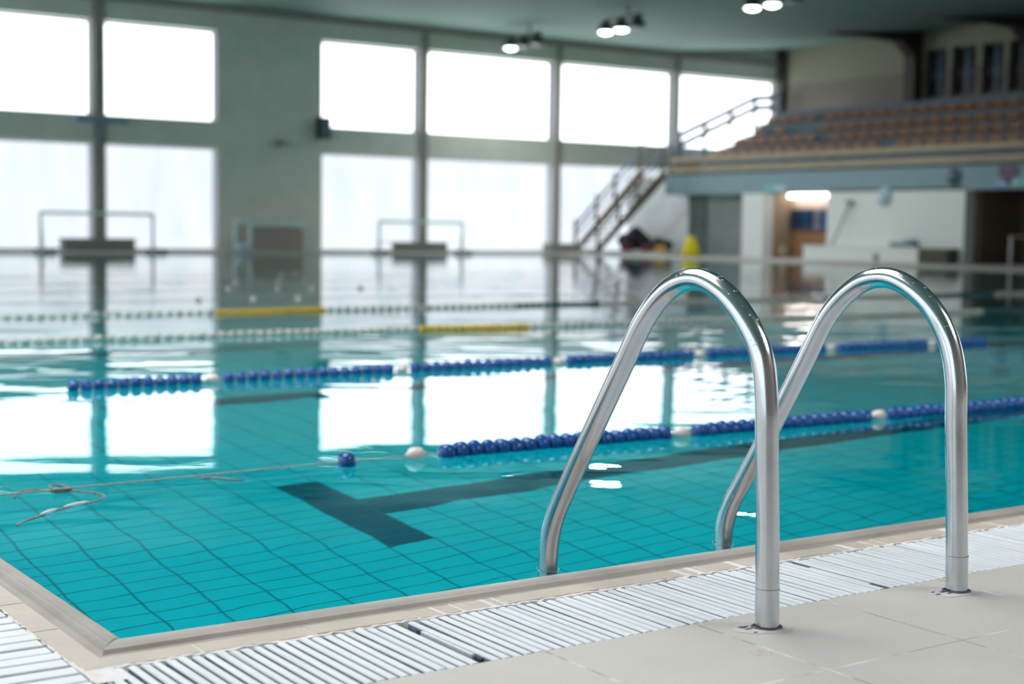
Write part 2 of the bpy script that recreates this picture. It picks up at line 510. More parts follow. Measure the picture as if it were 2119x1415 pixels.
# grout bed, ragged along the grate
def ragged(along0, along1, c0, c1, z, axis, step=0.011, amp=0.006):
    bm = B(); n = int((along1-along0)/step); prev = None
    for i in range(n+1):
        a = along0 + i*step
        e = c0 + random.uniform(-1, 1)*amp*(0.35 + 0.65*(math.sin(a*7.3)*0.5+0.5))
        zt = z + random.uniform(-.0015, .001)
        pts = [(e, -.25), (e, zt), (c1, zt), (c1, -.25)]
        ring = [bm.verts.new((a, u, v) if axis == 'X' else (u, a, v)) for u, v in pts]
        if prev:
            for k in range(3): bm.faces.new((prev[k], prev[k+1], ring[k+1], ring[k]))
        prev = ring
    return bm
struct('trim_6', ragged(0.79, 8.0, 2.371, 2.4365, -0.0015, 'X'), M['grout'])
struct('trim_7', ragged(2.30, 8.0, 0.777, 0.829, -0.002, 'Y'), M['grout'])

# drain channels under the grates
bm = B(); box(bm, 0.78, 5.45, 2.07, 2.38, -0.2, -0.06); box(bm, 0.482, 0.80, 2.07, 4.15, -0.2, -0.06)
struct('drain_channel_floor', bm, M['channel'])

# ceiling: flat over the pool, then rising over the stand
bm = B()
prism(bm, [(-9, 6.87), (33.4, 6.87), (38.9, 7.36), (38.9, 7.7), (-9, 7.3)], -9, 39.9, 'Y')
struct('ceiling', bm, M['ceiling'])
# added glowing fill panels, unseen, to light the near deck and pool
for nm, x0, x1, y0, y1 in (('window_1', 5.5, 10.0, -5.6, -1.0), ('window_40', -2.0, 4.0, 4.5, 10.5)):
    bm = B(); box(bm, x0, x1, y0, y1, 6.80, 6.868)
    fill_box = struct(nm, bm, M['rooffill'])
    bm = B()
    for a, b, c, d in ((x0-.2, x1+.2, y1, y1+.2), (x0-.2, x1+.2, y0-.2, y0), (x0-.2, x0, y0, y1), (x1, x1+.2, y0, y1)):
        box(bm, a, b, c, d, 6.74, 6.868)
    obj('window_frame', bm, M['column'], fill_box)  # rim round the added fill panel

# dark warm wall behind the near deck
bm = B(); box(bm, -9, 34, -6.4, -6.0, -0.1, 6.95)
struct('wall_near', bm, M['warmwall'])
# ------------------------------------------------------------------ window wall at the far side
YW = 39.5
WX = [(4.2, 13.37), (13.68, 16.96), (20.20, 23.55), (23.78, 28.65), (28.84, 33.75), (33.90, 38.64)]
UZ, LZ = (3.65, 6.17), (0.03, 2.91)
bm = B()
xs = [-9]
for a, b in WX: xs += [a, b]
xs += [39.2]
DEEP = 0.45
for k in range(0, len(xs), 2):
    box(bm, xs[k], xs[k+1], YW, YW+DEEP, -0.1, 7.5)
for a, b in WX:
    box(bm, a, b, YW, YW+DEEP, UZ[1], 7.5); box(bm, a, b, YW, YW+DEEP, LZ[1], UZ[0]); box(bm, a, b, YW, YW+DEEP, -0.1, LZ[0])
struct('wall_far', bm, M['farwall'])
n = 2
for k, (a, b) in enumerate(WX):
    for zz, mt in ((UZ, M['upperpane']), (LZ, M['lowerpane'])):
        bm = B(); box(bm, a, b, YW+DEEP-.05, YW+DEEP, zz[0], zz[1])
        w = struct('window_%d' % n, bm, mt); n += 1
        bm = B()                                   # jamb lining on right reveal and sill; upper copy darkened against pane glow
        box(bm, b-.03, b-.001, YW+.004, YW+DEEP-.05, zz[0]+.001, zz[1]-.001)
        box(bm, a+.001, b-.03, YW+DEEP-.11, YW+DEEP-.05, zz[0]+.001, zz[0]+.04)
        box(bm, a+.001, b-.03, YW+DEEP-.11, YW+DEEP-.05, zz[1]-.04, zz[1]-.001)
        obj('window_frame', bm, M['jambdimmed'] if zz is UZ else M['jamb'], w)
# columns between the windows
tn = 8
for a, b in ((13.37, 13.68), (23.55, 23.78), (28.65, 28.84), (33.75, 33.90)):
    bm = B(); box(bm, a, b, YW-.10, YW+.02, 0, 6.86, 0.01)
    struct('trim_%d' % tn, bm, M['column']); tn += 1
bm = B(); box(bm, 38.50, 38.80, YW-.32, YW+.02, 4.2, 7.30, 0.01)
struct('trim_%d' % tn, bm, M['framewood']); tn += 1
bm = B(); box(bm, -9, 38.7, YW-.14, YW+.01, 6.70, 6.90)          # ledge under the ceiling
struct('trim_%d' % tn, bm, M['column']); tn += 1

# ------------------------------------------------------------------ right-hand side: rooms below, stand above
XF = 31.0
bm = B()
box(bm, 31.8, 32.2, 35.83, 39.6, 0, 2.5)
struct('wall_recess', bm, M['whitewall'])
bm = B()
box(bm, XF, XF+.4, 32.21, 33.10, 0, 1.9)
struct('wall_pillar', bm, M['whitewall'])
bm = B()
box(bm, XF, XF+.4, 24.9, 29.64, 0, 1.96)
struct('wall_right', bm, M['tilewall'])
bm = B()
box(bm, XF+.28, XF+.34, 33.10, 35.83, 0, 1.9)
d = struct('door_1', bm, M['door'])
bm = B(); box(bm, XF+.23, XF+.28, 35.0, 35.8, 0.02, 1.86); obj('door_panel', bm, mat('dark_green_door_leaf', (0.09, 0.125, 0.125), 0.6), d)
bm = B(); box(bm, XF+.20, XF+.23, 35.02, 35.08, 0.9, 1.02); obj('door_handle', bm, M['black'], d)
# shallow lobby behind the open doorway
bm = B(); box(bm, XF+.4, 32.3, 32.21, 32.4, 0, 2.3); struct('wall_lobby_left', bm, M['tan'])
bm = B(); box(bm, 32.2, 32.4, 29.0, 32.2, 1.02, 2.3); struct('wall_lobby_back', bm, M['pinkwall'])
bm = B(); box(bm, 32.15, 32.4, 29.0, 32.2, 0, 1.02); struct('wall_lobby_low', bm, M['orange'])
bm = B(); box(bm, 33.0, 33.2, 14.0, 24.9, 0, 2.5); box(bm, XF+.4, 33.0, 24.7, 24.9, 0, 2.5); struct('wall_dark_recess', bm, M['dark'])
bm = B(); box(bm, XF, XF+.5, 14.0, 36.7, 1.90, 2.50); box(bm, XF+.5, 38.9, 14.0, 36.2, 2.42, 2.50)
box(bm, XF+.5, 32.3, 36.2, 36.7, 1.9, 2.5)
struct('beam_fascia', bm, M['beam'])

# stand steps
bm = B()
prof = [(XF+.5, 2.5), (32.02, 2.5), (32.02, 3.09), (32.85, 3.09), (32.85, 3.46), (33.66, 3.46), (33.66, 3.83), (34.46, 3.83), (34.46, 4.25),
        (35.3, 4.25), (35.3, 4.72), (38.9, 4.72), (38.9, 2.45), (XF+.5, 2.45)]
prism(bm, prof, 14.0, 36.2, 'Y')
struct('stand_floor', bm, M['concrete'])

# upper back wall with dark windows
XB = 38.7
wins = [(32.86, 32.02), (31.80, 30.86), (30.62, 29.82), (29.62, 28.6), (28.4, 27.4), (27.2, 26.2)]
bm = B()
ys = [39.9]
for a, b in wins: ys += [a, b]
ys += [14.0]
for k in range(0, len(ys), 2): box(bm, XB, XB+.4, ys[k+1], ys[k], 4.5, 7.6)
for a, b in wins:
    box(bm, XB, XB+.4, b, a, 6.74, 7.6); box(bm, XB, XB+.4, b, a, 4.5, 5.16)
struct('wall_back', bm, M['brick'])
wn = 20
for a, b in wins:
    bm = B(); box(bm, XB+.22, XB+.26, b, a, 5.16, 6.74)
    w = struct('window_%d' % wn, bm, M['glassdark']); wn += 1
    bm = B()
    box(bm, XB+.12, XB+.22, a-.07, a, 5.16, 6.74); box(bm, XB+.12, XB+.22, b, b+.05, 5.16, 6.74)
    box(bm, XB+.12, XB+.22, b, a, 5.16, 5.26); box(bm, XB+.12, XB+.22, b, a, 6.68, 6.74)
    obj('window_frame', bm, M['framewood'], w)
    for q in range(3):                                # curtain folds behind the glass
        y = b + (a-b)*(0.22+0.27*q)
        bm = B(); lathe(bm, [(0.05, 5.3), (0.06, 6.0), (0.05, 6.66)], 10, 'Z', (XB+.2, y, 0))
        obj('curtain_fold', bm, M['bluemetal'] if q == 1 else M['glassdark'], w, True)
# roof frames: post with tapered haunch beam along the slope of the ceiling
for y in (33.2, 28.7):
    bm = B()
    box(bm, 38.30, 38.72, y-.22, y+.22, 4.72, 7.32, 0.01)
    prism(bm, [(38.40, 6.45), (37.75, 6.95), (36.4, 7.0), (34.6, 6.93), (34.6, 6.97), (38.40, 7.33)], y-.20, y+.20, 'Y')
    struct('trim_%d' % tn, bm, M['framewood']); tn += 1

# ------------------------------------------------------------------ seats of the stand
def make_seat():
    t = thing('stadium_seat', 'x', 'seat', group='brown plastic seats of the spectator stand')
    bm = B(); prism(bm, [(-.02, .03), (.34, .02), (.36, .05), (.34, .07), (0, .075), (-.03, .055)], -.20, .20, 'Y'); obj('seat_pan', bm, M['seat'], t)
    bm = B(); prism(bm, [(.31, .05), (.35, .05), (.40, .28), (.37, .29)], -.20, .20, 'Y')
    obj('backrest', bm, M['seat'], t)
    bm = B(); box(bm, .08, .26, -.05, .05, 0, .03); obj('bracket', bm, M['seatleg'], t)
    return t
seat0 = make_seat(); seat_used = False
rowdef = [
    ('top', 34.56, 4.25, [(36.0, 35.47), (34.9, 34.85), (34.24, 34.2), (33.4, 23.8)]),
    ('second', 33.76, 3.83, [(35.79, 35.7), (34.8, 34.7), (32.82, 23.4)]),
    ('third', 32.96, 3.46, [(35.85, 32.2), (31.6, 22.9)]),
    ('lowest', 32.14, 3.09, [(35.8, 28.95), (28.35, 22.5)]),
]
for rname, X, Z, runs in rowdef:
    i = 0
    for y0, y1 in runs:
        y = y0
        while y >= y1 - .01:
            i += 1
            if len(runs) > 1 and y0 == y and y1 > y0 - .2:
                lab = 'brown seat standing alone in the %s row of the stand, %s from its left end' % (rname, ('first', 'second', 'third', 'fourth')[min(i-1, 3)])
            else:
                o = ('first second third fourth fifth sixth seventh eighth ninth tenth eleventh twelfth thirteenth fourteenth fifteenth sixteenth seventeenth '
                     'eighteenth nineteenth twentieth twenty-first twenty-second twenty-third twenty-fourth twenty-fifth twenty-sixth twenty-seventh').split()[i-1]
                lab = 'brown plastic seat, %s from the left in the %s row of the stand' % (o, rname)
            loc = (X, y + random.uniform(-.008, .008), Z)
            if not seat_used:
                seat0.location = loc; seat0['label'] = lab; seat_used = True
            else:
                dup(seat0, loc, lab)
            y -= 0.53

# guard rail of cream planks on the fascia
t = thing('guard_rail', 'long guard rail of two cream planks along the front of the stand', 'railing', (XF+.12, 36.4, 2.5))
for z0, z1 in ((0.42, 0.58), (0.09, 0.27)):
    bm = B(); box(bm, -.03, .03, -22.0, 0.15, z0, z1, 0.008); obj('plank', bm, M['plank'], t)
for k in range(9):
    bm = B(); box(bm, .031, .08, -.1-1.62*k, -.02-1.62*k, 0.0, 0.6); obj('post', bm, M['concrete'], t)

# stair railing climbing beside the window wall
t = thing('handrail', 'pale blue two-rail handrail climbing past the window at the end of the stand', 'railing', (33.58, 39.05, 3.0))
tp = [(0, 0, 1.03), (3.48, 0, 2.50), (4.45, 0, 2.58)]
for dz in (-.02, -.36):
    for (xa, _, za), (xb, _, zb) in zip(tp, tp[1:]):
        bm = B(); prism(bm, [(xa, za+dz-.11), (xb, zb+dz-.11), (xb, zb+dz+.11), (xa, za+dz+.11)], -.03, .03, 'Y'); obj('rail_board', bm, M['railblue'], t)
for x in (0.02, 1.15, 2.35, 3.48):
    z = 1.03 + 1.47*x/3.48
    bm = B(); box(bm, x-.06, x+.06, -.04, .04, z-1.15, z+.05); obj('post', bm, M['railblue'], t)
t = thing('end_gate', 'dark gate post at the top of the pale blue handrail', 'gate', (38.15, 39.02, 4.6))
bm = B(); box(bm, .06, .2, -.1, .1, 0, 1.2); obj('gate_post', bm, M['black'], t)
for z in (.42, .75, 1.05):
    bm = B(); box(bm, -.12, .06, -.02, .02, z, z+.1); obj('gate_bar', bm, M['railblue'], t)
bm = B(); box(bm, 33.55, 35.0, 37.6, 38.9, 2.5, 3.12); box(bm, 33.0, 33.55, 37.6, 38.9, 2.5, 2.85)
box(bm, 32.2, 36.5, 36.2, 39.5, 2.35, 2.5)
struct('stair_landing_floor', bm, M['dark'])

# staircase from the deck to the stand
t = thing('staircase', 'brown open staircase rising from the deck to the stand', 'staircase', (29.4, 39.4, 0))
RUN, RISE = 3.45, 2.5
def on_stair(s): return (-RUN*s, RISE*s)
for x in (0.0, 0.92):
    bm = B()
    prism(bm, [(0.12, 0.0), (-.18, 0.0), (-RUN-.1, RISE-.12), (-RUN-.1, RISE+.1), (-RUN+.15, RISE+.1)], x-.03, x+.03, 'X')
    obj('stringer', bm, M['brown'], t)
for k in range(12):
    y, z = on_stair((k+.6)/12.5)
    bm = B(); box(bm, .03, .89, y-.13, y+.13, z-.03, z+.01); obj('tread', bm, M['brown'], t)
for x in (0.0, 0.92):
    for dz, hh in ((0.74, 0.12), (0.46, 0.07)):
        bm = B(); prism(bm, [(0.0, dz), (-RUN-.15, RISE+dz+.1), (-RUN-.15, RISE+dz+hh+.1), (0.0, dz+hh)], x-.02, x+.02, 'X')
        obj('rail_board', bm, M['railblue'], t)
    for s in (0.03, 0.35, 0.62, 0.97):
        y, z = on_stair(s)
        bm = B(); box(bm, x-.035, x+.035, y-.04, y+.04, z, z+.92)
        po = obj('post', bm, M['brown'], t)
        bm = B(); lathe(bm, [(.02, z+.90), (.07, z+.95), (.02, z+1.02)], 10, 'Z', (x, y, 0)); obj('post_knob', bm, M['brown'], po, True)

# low block beside the stairs
bm = B(); box(bm, 28.1, 29.35, 38.95, 39.35, 0, 0.30, 0.02)
tag(obj('plinth_block', bm, M['column']), 'low grey plinth at the foot of the brown staircase', 'plinth')

# ------------------------------------------------------------------ things on the far deck
def goal(name_label, x0, x1, h, y=38.3, mt='goal'):
    t = thing('water_polo_goal', name_label, 'goal', (x0, y, 0), 0, 'water polo goals by the window wall')
    w = x1-x0
    bm = B(); tube(bm, [(0, 0, h), (w, 0, h)], 0.042, 10); obj('crossbar', bm, M[mt], t, True)
    for x in (0, w):
        bm = B(); tube(bm, [(x, 0, 0), (x, 0, h)], 0.042, 10); obj('goalpost', bm, M[mt], t, True)
        bm = B(); tube(bm, [(x, 0, h), (x+.25, .55, .06)], 0.016, 8); obj('net_stay', bm, M[mt], t, True)
        bm = B(); box(bm, x-.1, x+.45, .1, .3, 0, .09, .03); obj('float_foot', bm, M['foot'], t)
    return t
goal('large pale goal frame standing before the leftmost pair of windows', 11.57, 14.56, 1.0)
goal('small pale goal frame before the tall window right of the speaker', 21.47, 24.36, 0.91)
# stacked goal against the wall pier
t = thing('water_polo_goal', 'white goal frame lying against the plain wall between the windows', 'goal', (16.97, 38.4, 0), 0, 'water polo goals by the window wall')
for x in (0.0, 0.45):
    bm = B(); tube(bm, [(x, 0, 0), (x, 0, .84)], .05, 10); obj('goalpost', bm, M['goal'], t, True)
bm = B(); tube(bm, [(0, 0, .84), (.45, 0, .84)], .05, 10); obj('crossbar', bm, M['goal'], t, True)
bm = B(); tube(bm, [(.5, .2, .78), (2.3, .2, .80), (2.45, .2, .02)], .055, 10); obj('frame_tube', bm, M['goal'], t, True)
bm = B(); lathe(bm, [(.02, -.22), (.11, -.18), (.13, 0), (.11, .18), (.02, .22)], 14, 'X', (.15, -.25, .13)); obj('float_tube', bm, M['signwhite'], t, True)
def dbox(name, label, cat, x0, x1, y0, y1, h, mt):
    bm = B(); box(bm, x0, x1, y0, y1, 0, h, .012)
    return tag(obj(name, bm, M[mt]), label, cat)
t = dbox('low_bench', 'long grey box bench inside the leftmost goal', 'bench', 12.37, 14.30, 38.9, 39.3, .31, 'box')
bm = B(); box(bm, 12.33, 14.34, 38.88, 39.32, .31, .345, .008); obj('bench_top', bm, M['column'], t)
t = dbox('low_bench', 'grey box bench inside the goal right of the speaker', 'bench', 22.46, 24.2, 38.9, 39.3, .28, 'box')
bm = B(); box(bm, 21.95, 24.22, 38.88, 39.32, .28, .31, .008); obj('bench_top', bm, M['column'], t)
t = thing('storage_crate', 'tan crate behind the white goal frame by the plain wall', 'crate', (17.6, 39.0, 0))
bm = B(); box(bm, 0, 1.75, 0, .4, 0, .62, .01); obj('crate_body', bm, M['crate'], t)
bm = B(); prism(bm, [(0, .62), (.42, .62), (.42, .70), (0, .66)], 0, 1.7, 'X'); obj('crate_lid', bm, M['cratelid'], t)

# cone
t = thing('caution_cone', 'bright yellow cone on the deck in front of the grey door', 'cone', (29.3, 33.45, 0))
bm = B(); box(bm, -.24, .24, -.24, .24, 0, .04, .01); obj('cone_base', bm, M['cone'], t)
bm = B(); lathe(bm, [(.27, .04), (.25, .2), (.19, .42), (.13, .56), (.08, .61)], 20); obj('cone_body', bm, M['cone'], t, True)

# bags heaped under the stairs
def bag(name, label, cat, loc, sx, sy, sz, mt, seed):
    rnd = random.Random(seed); bm = B()
    bmesh.ops.create_icosphere(bm, subdivisions=3, radius=1)
    for v in bm.verts:
        f = 1 + 0.16*math.sin(v.co.x*4+seed) + 0.12*math.sin(v.co.y*5+2*seed) + rnd.uniform(-.03, .03)
        v.co = Vector((v.co.x*sx*f, v.co.y*sy*f, (max(v.co.z, -.75)+.75)*sz*f/1.75))
    o = obj(name, bm, M[mt], None, True); o.location = loc
    return tag(o, label, cat)
bag('duffel_bag', 'big black bag heaped under the brown stairs', 'bag', (31.1, 38.35, .12), .3, .75, .62, 'bagblack', 1)
bag('duffel_bag', 'black bag with a long strap, flatter one nearer the white wall edge', 'bag', (31.1, 36.95, .10), .3, .55, .38, 'bagblack', 4)
bag('rolled_towel', 'dark red bundle at the foot of the black bags', 'bundle', (30.72, 38.2, .085), .16, .3, .22, 'bagred', 2)
bag('rolled_towel', 'dark red bundle lying in front of the flatter black bag', 'bundle', (30.60, 37.1, .085), .12, .24, .22, 'bagred', 6)
bag('kit_bag', 'ochre yellow bag at the right end of the heap by the stairs', 'bag', (30.55, 36.28, .085), .15, .28, .2, 'bagyellow', 3)
bm = B(); box(bm, 30.4, 31.5, 35.9, 38.6, 0, .08, .02)
tag(obj('foam_mat', bm, M['bagwhite']), 'off-white mat on the deck under the heap of bags', 'mat')

# bench along the tiled wall, with crate, box, pole and signs
t = thing('wall_bench', 'long white tiled bench along the pale wall', 'bench', (XF, 25.95, 0))
bm = B(); box(bm, -.5, 0, 0, 4.1, 0, .37, .01); obj('bench_body', bm, M['tilewall'], t)
bm = B(); box(bm, -.52, 0, -.02, 4.12, .37, .41, .01); obj('bench_top', bm, M['whitewall'], t)
t = thing('equipment_case', 'flat grey case with a blue lid on the white bench', 'case', (XF-.3, 26.2, .41))
bm = B(); box(bm, -.15, .15, 0, .75, 0, .13, .01); obj('case_body', bm, M['door'], t)
bm = B(); box(bm, -.1, .1, .02, .3, .13, .21, .01); obj('case_lid', bm, M['signblue'], t)
t = thing('storage_crate', 'dark olive crate on the deck beside the end of the white bench', 'crate', (XF-.45, 25.03, 0))
bm = B(); box(bm, 0, .45, 0, .85, 0, .36, .01); obj('crate_body', bm, M['darkgrey'], t)
bm = B(); box(bm, -.01, .46, -.01, .86, .36, .40, .01); obj('crate_lid', bm, M['box'], t)
t = thing('cleaning_pole', 'grey pole leaning on the pale tiled wall above the bench', 'pole', (XF-.12, 29.05, .41))
bm = B(); tube(bm, [(-.25, .05, 0), (.08, -.30, 1.18)], .03, 8); obj('shaft', bm, M['column'], t, True)
bm = B(); box(bm, -.02, .1, -.42, -.18, 1.16, 1.25, .01); obj('pole_head', bm, M['box'], t)
t = thing('wall_fitting', 'small dark fitting on the front of the white bench', 'fitting', (XF-.53, 27.35, .02))
bm = B(); lathe(bm, [(.10, 0), (.10, .02), (.06, .03)], 14, 'X'); obj('lid_plate', bm, M['box'], t, True); t.location.z = .13
t = thing('wall_sign', 'round pale blue notice high on the pale tiled wall', 'sign', (XF-.02, 27.55, 1.74))
bm = B(); lathe(bm, [(.26, 0), (.26, .018)], 28, 'X'); obj('sign_plate', bm, M['signwhite'], t, True)
bm = B(); box(bm, -.006, 0, -.04, .04, -.08, .08); box(bm, -.006, 0, -.10, .10, .0, .03); obj('pictogram', bm, M['bluemetal'], t)
# fascia: exit sign, clock, heart sign, two small signs
t = thing('exit_sign', 'pale blue-green exit sign on the fascia above the open doorway', 'sign', (XF-.03, 31.72, 2.03))
bm = B(); box(bm, 0, .03, -.42, .42, -.09, .09, .006); obj('sign_plate', bm, M['signwhite'], t)
bm = B(); box(bm, -.006, 0, .02, .38, -.07, .07); obj('sign_face', bm, M['signgreen'], t)
t = thing('wall_clock', 'round dark clock on the fascia below the guard rail', 'clock', (XF-.05, 25.26, 2.23))
bm = B(); lathe(bm, [(.22, 0), (.24, .01), (.24, .05), (.2, .05)], 28, 'X'); obj('clock_rim', bm, M['door'], t, True)
bm = B(); lathe(bm, [(.195, -.004), (.195, .02)], 28, 'X'); f = obj('clock_face', bm, M['clockface'], t, True)
bm = B(); box(bm, -.012, -.004, -.012, .012, 0, .13); obj('clock_hand', bm, M['signblue'], f)
bm = B(); box(bm, -.012, -.004, 0, .09, -.012, .012); obj('clock_hand', bm, M['signblue'], f)
t = thing('wall_sign', 'dull red heart-like sign on the fascia right of the clock', 'sign', (XF-.03, 23.6, 2.28))
pts = []
for k in range(28):
    a = 2*math.pi*k/28
    pts.append((-.021*16*math.sin(a)**3*.9, .018*(13*math.cos(a)-5*math.cos(2*a)-2*math.cos(3*a)-math.cos(4*a))))
bm = B(); prism(bm, pts, 0, .02, 'X'); obj('sign_plate', bm, M['signred'], t)
t = thing('wall_sign', 'small pale blue sign under the red heart-like sign', 'sign', (XF-.03, 23.78, 2.03))
bm = B(); box(bm, 0, .03, -.24, .24, -.08, .08, .005); obj('sign_plate', bm, M['signblue'], t)
bm = B(); box(bm, -.005, 0, -.18, .18, -.012, .03); obj('sign_bar', bm, M['signwhite'], t)
t = thing('exit_sign', 'small pale green exit sign at the right edge of the fascia', 'sign', (XF-.03, 23.25, 2.06))
bm = B(); box(bm, 0, .03, -.22, .22, -.09, .09, .005); obj('sign_plate', bm, M['signwhite'], t)
bm = B(); box(bm, -.005, 0, -.17, .1, -.07, .07); obj('sign_face', bm, M['signgreen'], t)
# pole at the far right
t = thing('barrier_post', 'slim pale post with a crossbar before the dark recess', 'post', (29.0, 21.95, 0))
bm = B(); tube(bm, [(0, 0, 0), (0, 0, .74)], .035, 10); obj('post', bm, M['jamb'], t, True)
bm = B(); tube(bm, [(0, 0, .72), (0.3, -1.4, .72)], .03, 10); obj('crossbar', bm, M['brown'], t, True)
# things in the lobby
cl = thing('ceiling_light', 'glowing tube light inside the open doorway', 'light', (31.95, 31.1, 1.84))
bm = B(); box(bm, -.05, .2, -1.35, 1.05, .08, .13); obj('light_housing', bm, M['whitewall'], cl)
bm = B(); tube(bm, [(0, 1.0, .0), (0, -.18, .0)], .055, 10); obj('light_tube', bm, M['tube'], cl, True)
bm = B(); tube(bm, [(0, -.30, .0), (0, -.85, .0)], .055, 10); obj('light_tube', bm, M['tube'], cl, True)
ck = [('navy', .26), ('navy', .24), ('teal2', .15), ('navy', .22), ('lilac', .26), ('teal2', .19), ('lilac', .27), ('maroon', .30)]
y = 32.10
names = ['leftmost navy garment', 'second navy garment from the left', 'narrow blue garment', 'third navy garment from the left', 'grey lilac garment nearer the middle',
         'bright blue garment', 'grey lilac garment nearer the right', 'maroon garment at the right end']
for (mt, w), nm in zip(ck, names):
    t = thing('hanging_garment', nm + ' hung in the open doorway', 'clothing', (32.06, y-w/2, 1.45), 0, 'clothes hanging inside the doorway')
    bm = B()
    prism(bm, [(-w*.46, -.60), (w*.46, -.60), (w*.5, -.05), (w*.2, .0), (-w*.2, .0), (-w*.5, -.05)], -.04, .04, 'X'); obj('cloth', bm, M[mt], t)
    bm = B(); tube(bm, [(0, 0, 0), (0, 0, .05)], .008, 6); obj('hook', bm, M['steel'], t)
    y -= w + .015
bm = B(); tube(bm, [(32.06, 29.8, 1.51), (32.06, 32.15, 1.51)], .012, 8)
tag(obj('clothes_rail', bm, M['steel']), 'thin rail holding the row of clothes inside the doorway', 'rail')
t = thing('lobby_bench', 'dark low bench on the floor inside the open doorway', 'bench', (31.75, 30.4, 0))
bm = B(); box(bm, -.15, .2, 0, .85, .36, .42, .01); obj('bench_seat', bm, M['brown'], t)
bm = B(); box(bm, .12, .18, .02, .83, .06, .36, .01); obj('bench_back', bm, M['dark'], t)
for yy in (.02, .78):
    bm = B(); box(bm, -.12, .12, yy, yy+.05, 0, .36); obj('leg', bm, M['dark'], t)
t = thing('waste_bin', 'pale bin standing just inside the doorway on its left', 'bin', (31.6, 31.95, 0))
bm = B(); lathe(bm, [(.13, 0), (.15, .3), (.14, .3)], 18); obj('bin_body', bm, M['plank'], t, True)
bm = B(); lathe(bm, [(.155, .3), (.155, .33), (.05, .36)], 18); obj('bin_lid', bm, M['tan'], t, True)

# wall speaker, wall camera, heater on the column
t = thing('wall_speaker', 'black loudspeaker bracketed beside the upper window', 'speaker', (20.05, 39.2, 3.62))
bm = B(); box(bm, -.14, .22, -.16, .16, -.33, .30, .02); obj('cabinet', bm, M['black'], t)
bm = B(); box(bm, -.11, .19, -.172, -.16, -.28, .25); obj('speaker_grille', bm, M['clockface'], t)
bm = B(); tube(bm, [(.04, .1, -.05), (.04, .32, -.10)], .03, 8); obj('bracket', bm, M['black'], t)
t = thing('wall_lamp', 'small grey wall fitting low on the plain wall beside the speaker', 'lamp', (18.85, 39.3, 3.13))
bm = B(); box(bm, -.2, .2, -.08, .2, -.06, .06, .02); obj('lamp_body', bm, M['box'], t)
bm = B(); lathe(bm, [(.08, -.06), (.11, .0), (.08, .04)], 14, 'Y', (.12, -.06, -.03)); obj('lamp_lens', bm, M['lampoff'], t, True)
t = thing('wall_heater', 'blue-grey strip fitting across the column between the leftmost windows', 'fitting', (13.45, 39.25, 3.5))
bm = B(); box(bm, -.66, .78, -.08, .08, -.07, .09, .02); obj('heater_body', bm, M['bluemetal'], t)
bm = B(); tube(bm, [(0.1, 0, -.07), (0.0, .1, -.6)], .04, 8); obj('bracket', bm, M['bluemetal'], t)

# ceiling lamps, three bells in a row on a bar
def ceiling_lamp(x, y, z, lit, label):
    t = thing('ceiling_lamp', label, 'lamp', (x, y, z), 0, 'three-bell lamps under the ceiling')
    bm = B(); tube(bm, [(0, .55, .34), (0, -1.15, .34)], .03, 8); obj('bar', bm, M['lamphouse'], t, True)
    bm = B(); tube(bm, [(0, -.5, .34), (0, -.5, 6.87-z)], .035, 8); obj('stem', bm, M['lamphouse'], t, True)
    for k in range(3):
        yy = .48 - .70*k
        bm = B(); lathe(bm, [(.06, .32), (.14, .26), (.245, .02), (.245, 0), (.225, 0), (.12, .24), (.05, .28)], 20, 'Z', (0, yy, 0))
        hd = obj('lamp_shade', bm, M['lamphouse'], t, True)
        bm = B(); lathe(bm, [(.05, .02), (.17, .01), (.19, .0), (.12, -.04), (.03, -.06)], 20, 'Z', (0, yy, 0))
        obj('lamp_glass', bm, M['bulb'] if k in lit else M['lampoff'], hd, True)
        if k in lit:                             # the lamp's own light
            ld = bpy.data.lights.new('lamp_light', 'AREA'); ld.shape = 'DISK'; ld.size = .34; ld.energy = LAMP_WATTS; ld.color = (.95, 1, .97)
            lo = bpy.data.objects.new('lamp_light', ld); COL.objects.link(lo); lo.parent = t; lo.location = (0, yy, -.08)
    return t
ceiling_lamp(26.0, 37.75, 6.28, (0,), 'ceiling lamp with a single bell lit, farthest of the row')
ceiling_lamp(25.95, 32.95, 6.28, (0, 1), 'ceiling lamp with two lit bells, middle of the row')
ceiling_lamp(25.95, 27.05, 6.28, (0, 1), 'ceiling lamp with two lit bells, cut by the top edge of the photo')

# ------------------------------------------------------------------ lane ropes
def disc_bm(r=0.033, L=0.050):
    bm = B()
    lathe(bm, [(r*.34, -L/2), (r*.74, -L/2+.002), (r*.93, -L/2+.010), (r, -L*.12), (r*.985, L*.10), (r*.86, L*.30), (r*.62, L/2-.002), (r*.36, L/2)], 18, 'X')
    for v in bm.verts:                     # shallow twisted lobes
        a = math.atan2(v.co.z, v.co.y); q = math.hypot(v.co.y, v.co.z)
        k = 1 + 0.06*math.sin(4*a + v.co.x*60)*(1 if q > r*.5 else 0)
        v.co.y *= k; v.co.z *= k
    return bm
def oval_bm(r=0.026, L=0.078):
    bm = B()
    lathe(bm, [(.006, -L/2), (r*.55, -L/2+.012), (r*.9, -L/4), (r, 0), (r*.9, L/4), (r*.55, L/2-.012), (.008, L/2)], 18, 'X')
    return bm
def mesh_of(bm, m):
    o = obj('template', bm, m, None, True); me = o.data; bpy.data.objects.remove(o); return me
DISC = {k: mesh_of(disc_bm(), M[k]) for k in ('blue', 'white', 'yellow', 'green')}
OVAL = mesh_of(oval_bm(), M['white'])
SMALL = {k: mesh_of(disc_bm(.023, .058), M['smallwhite' if k == 'white' else k]) for k in ('blue', 'white', 'yellow', 'green')}

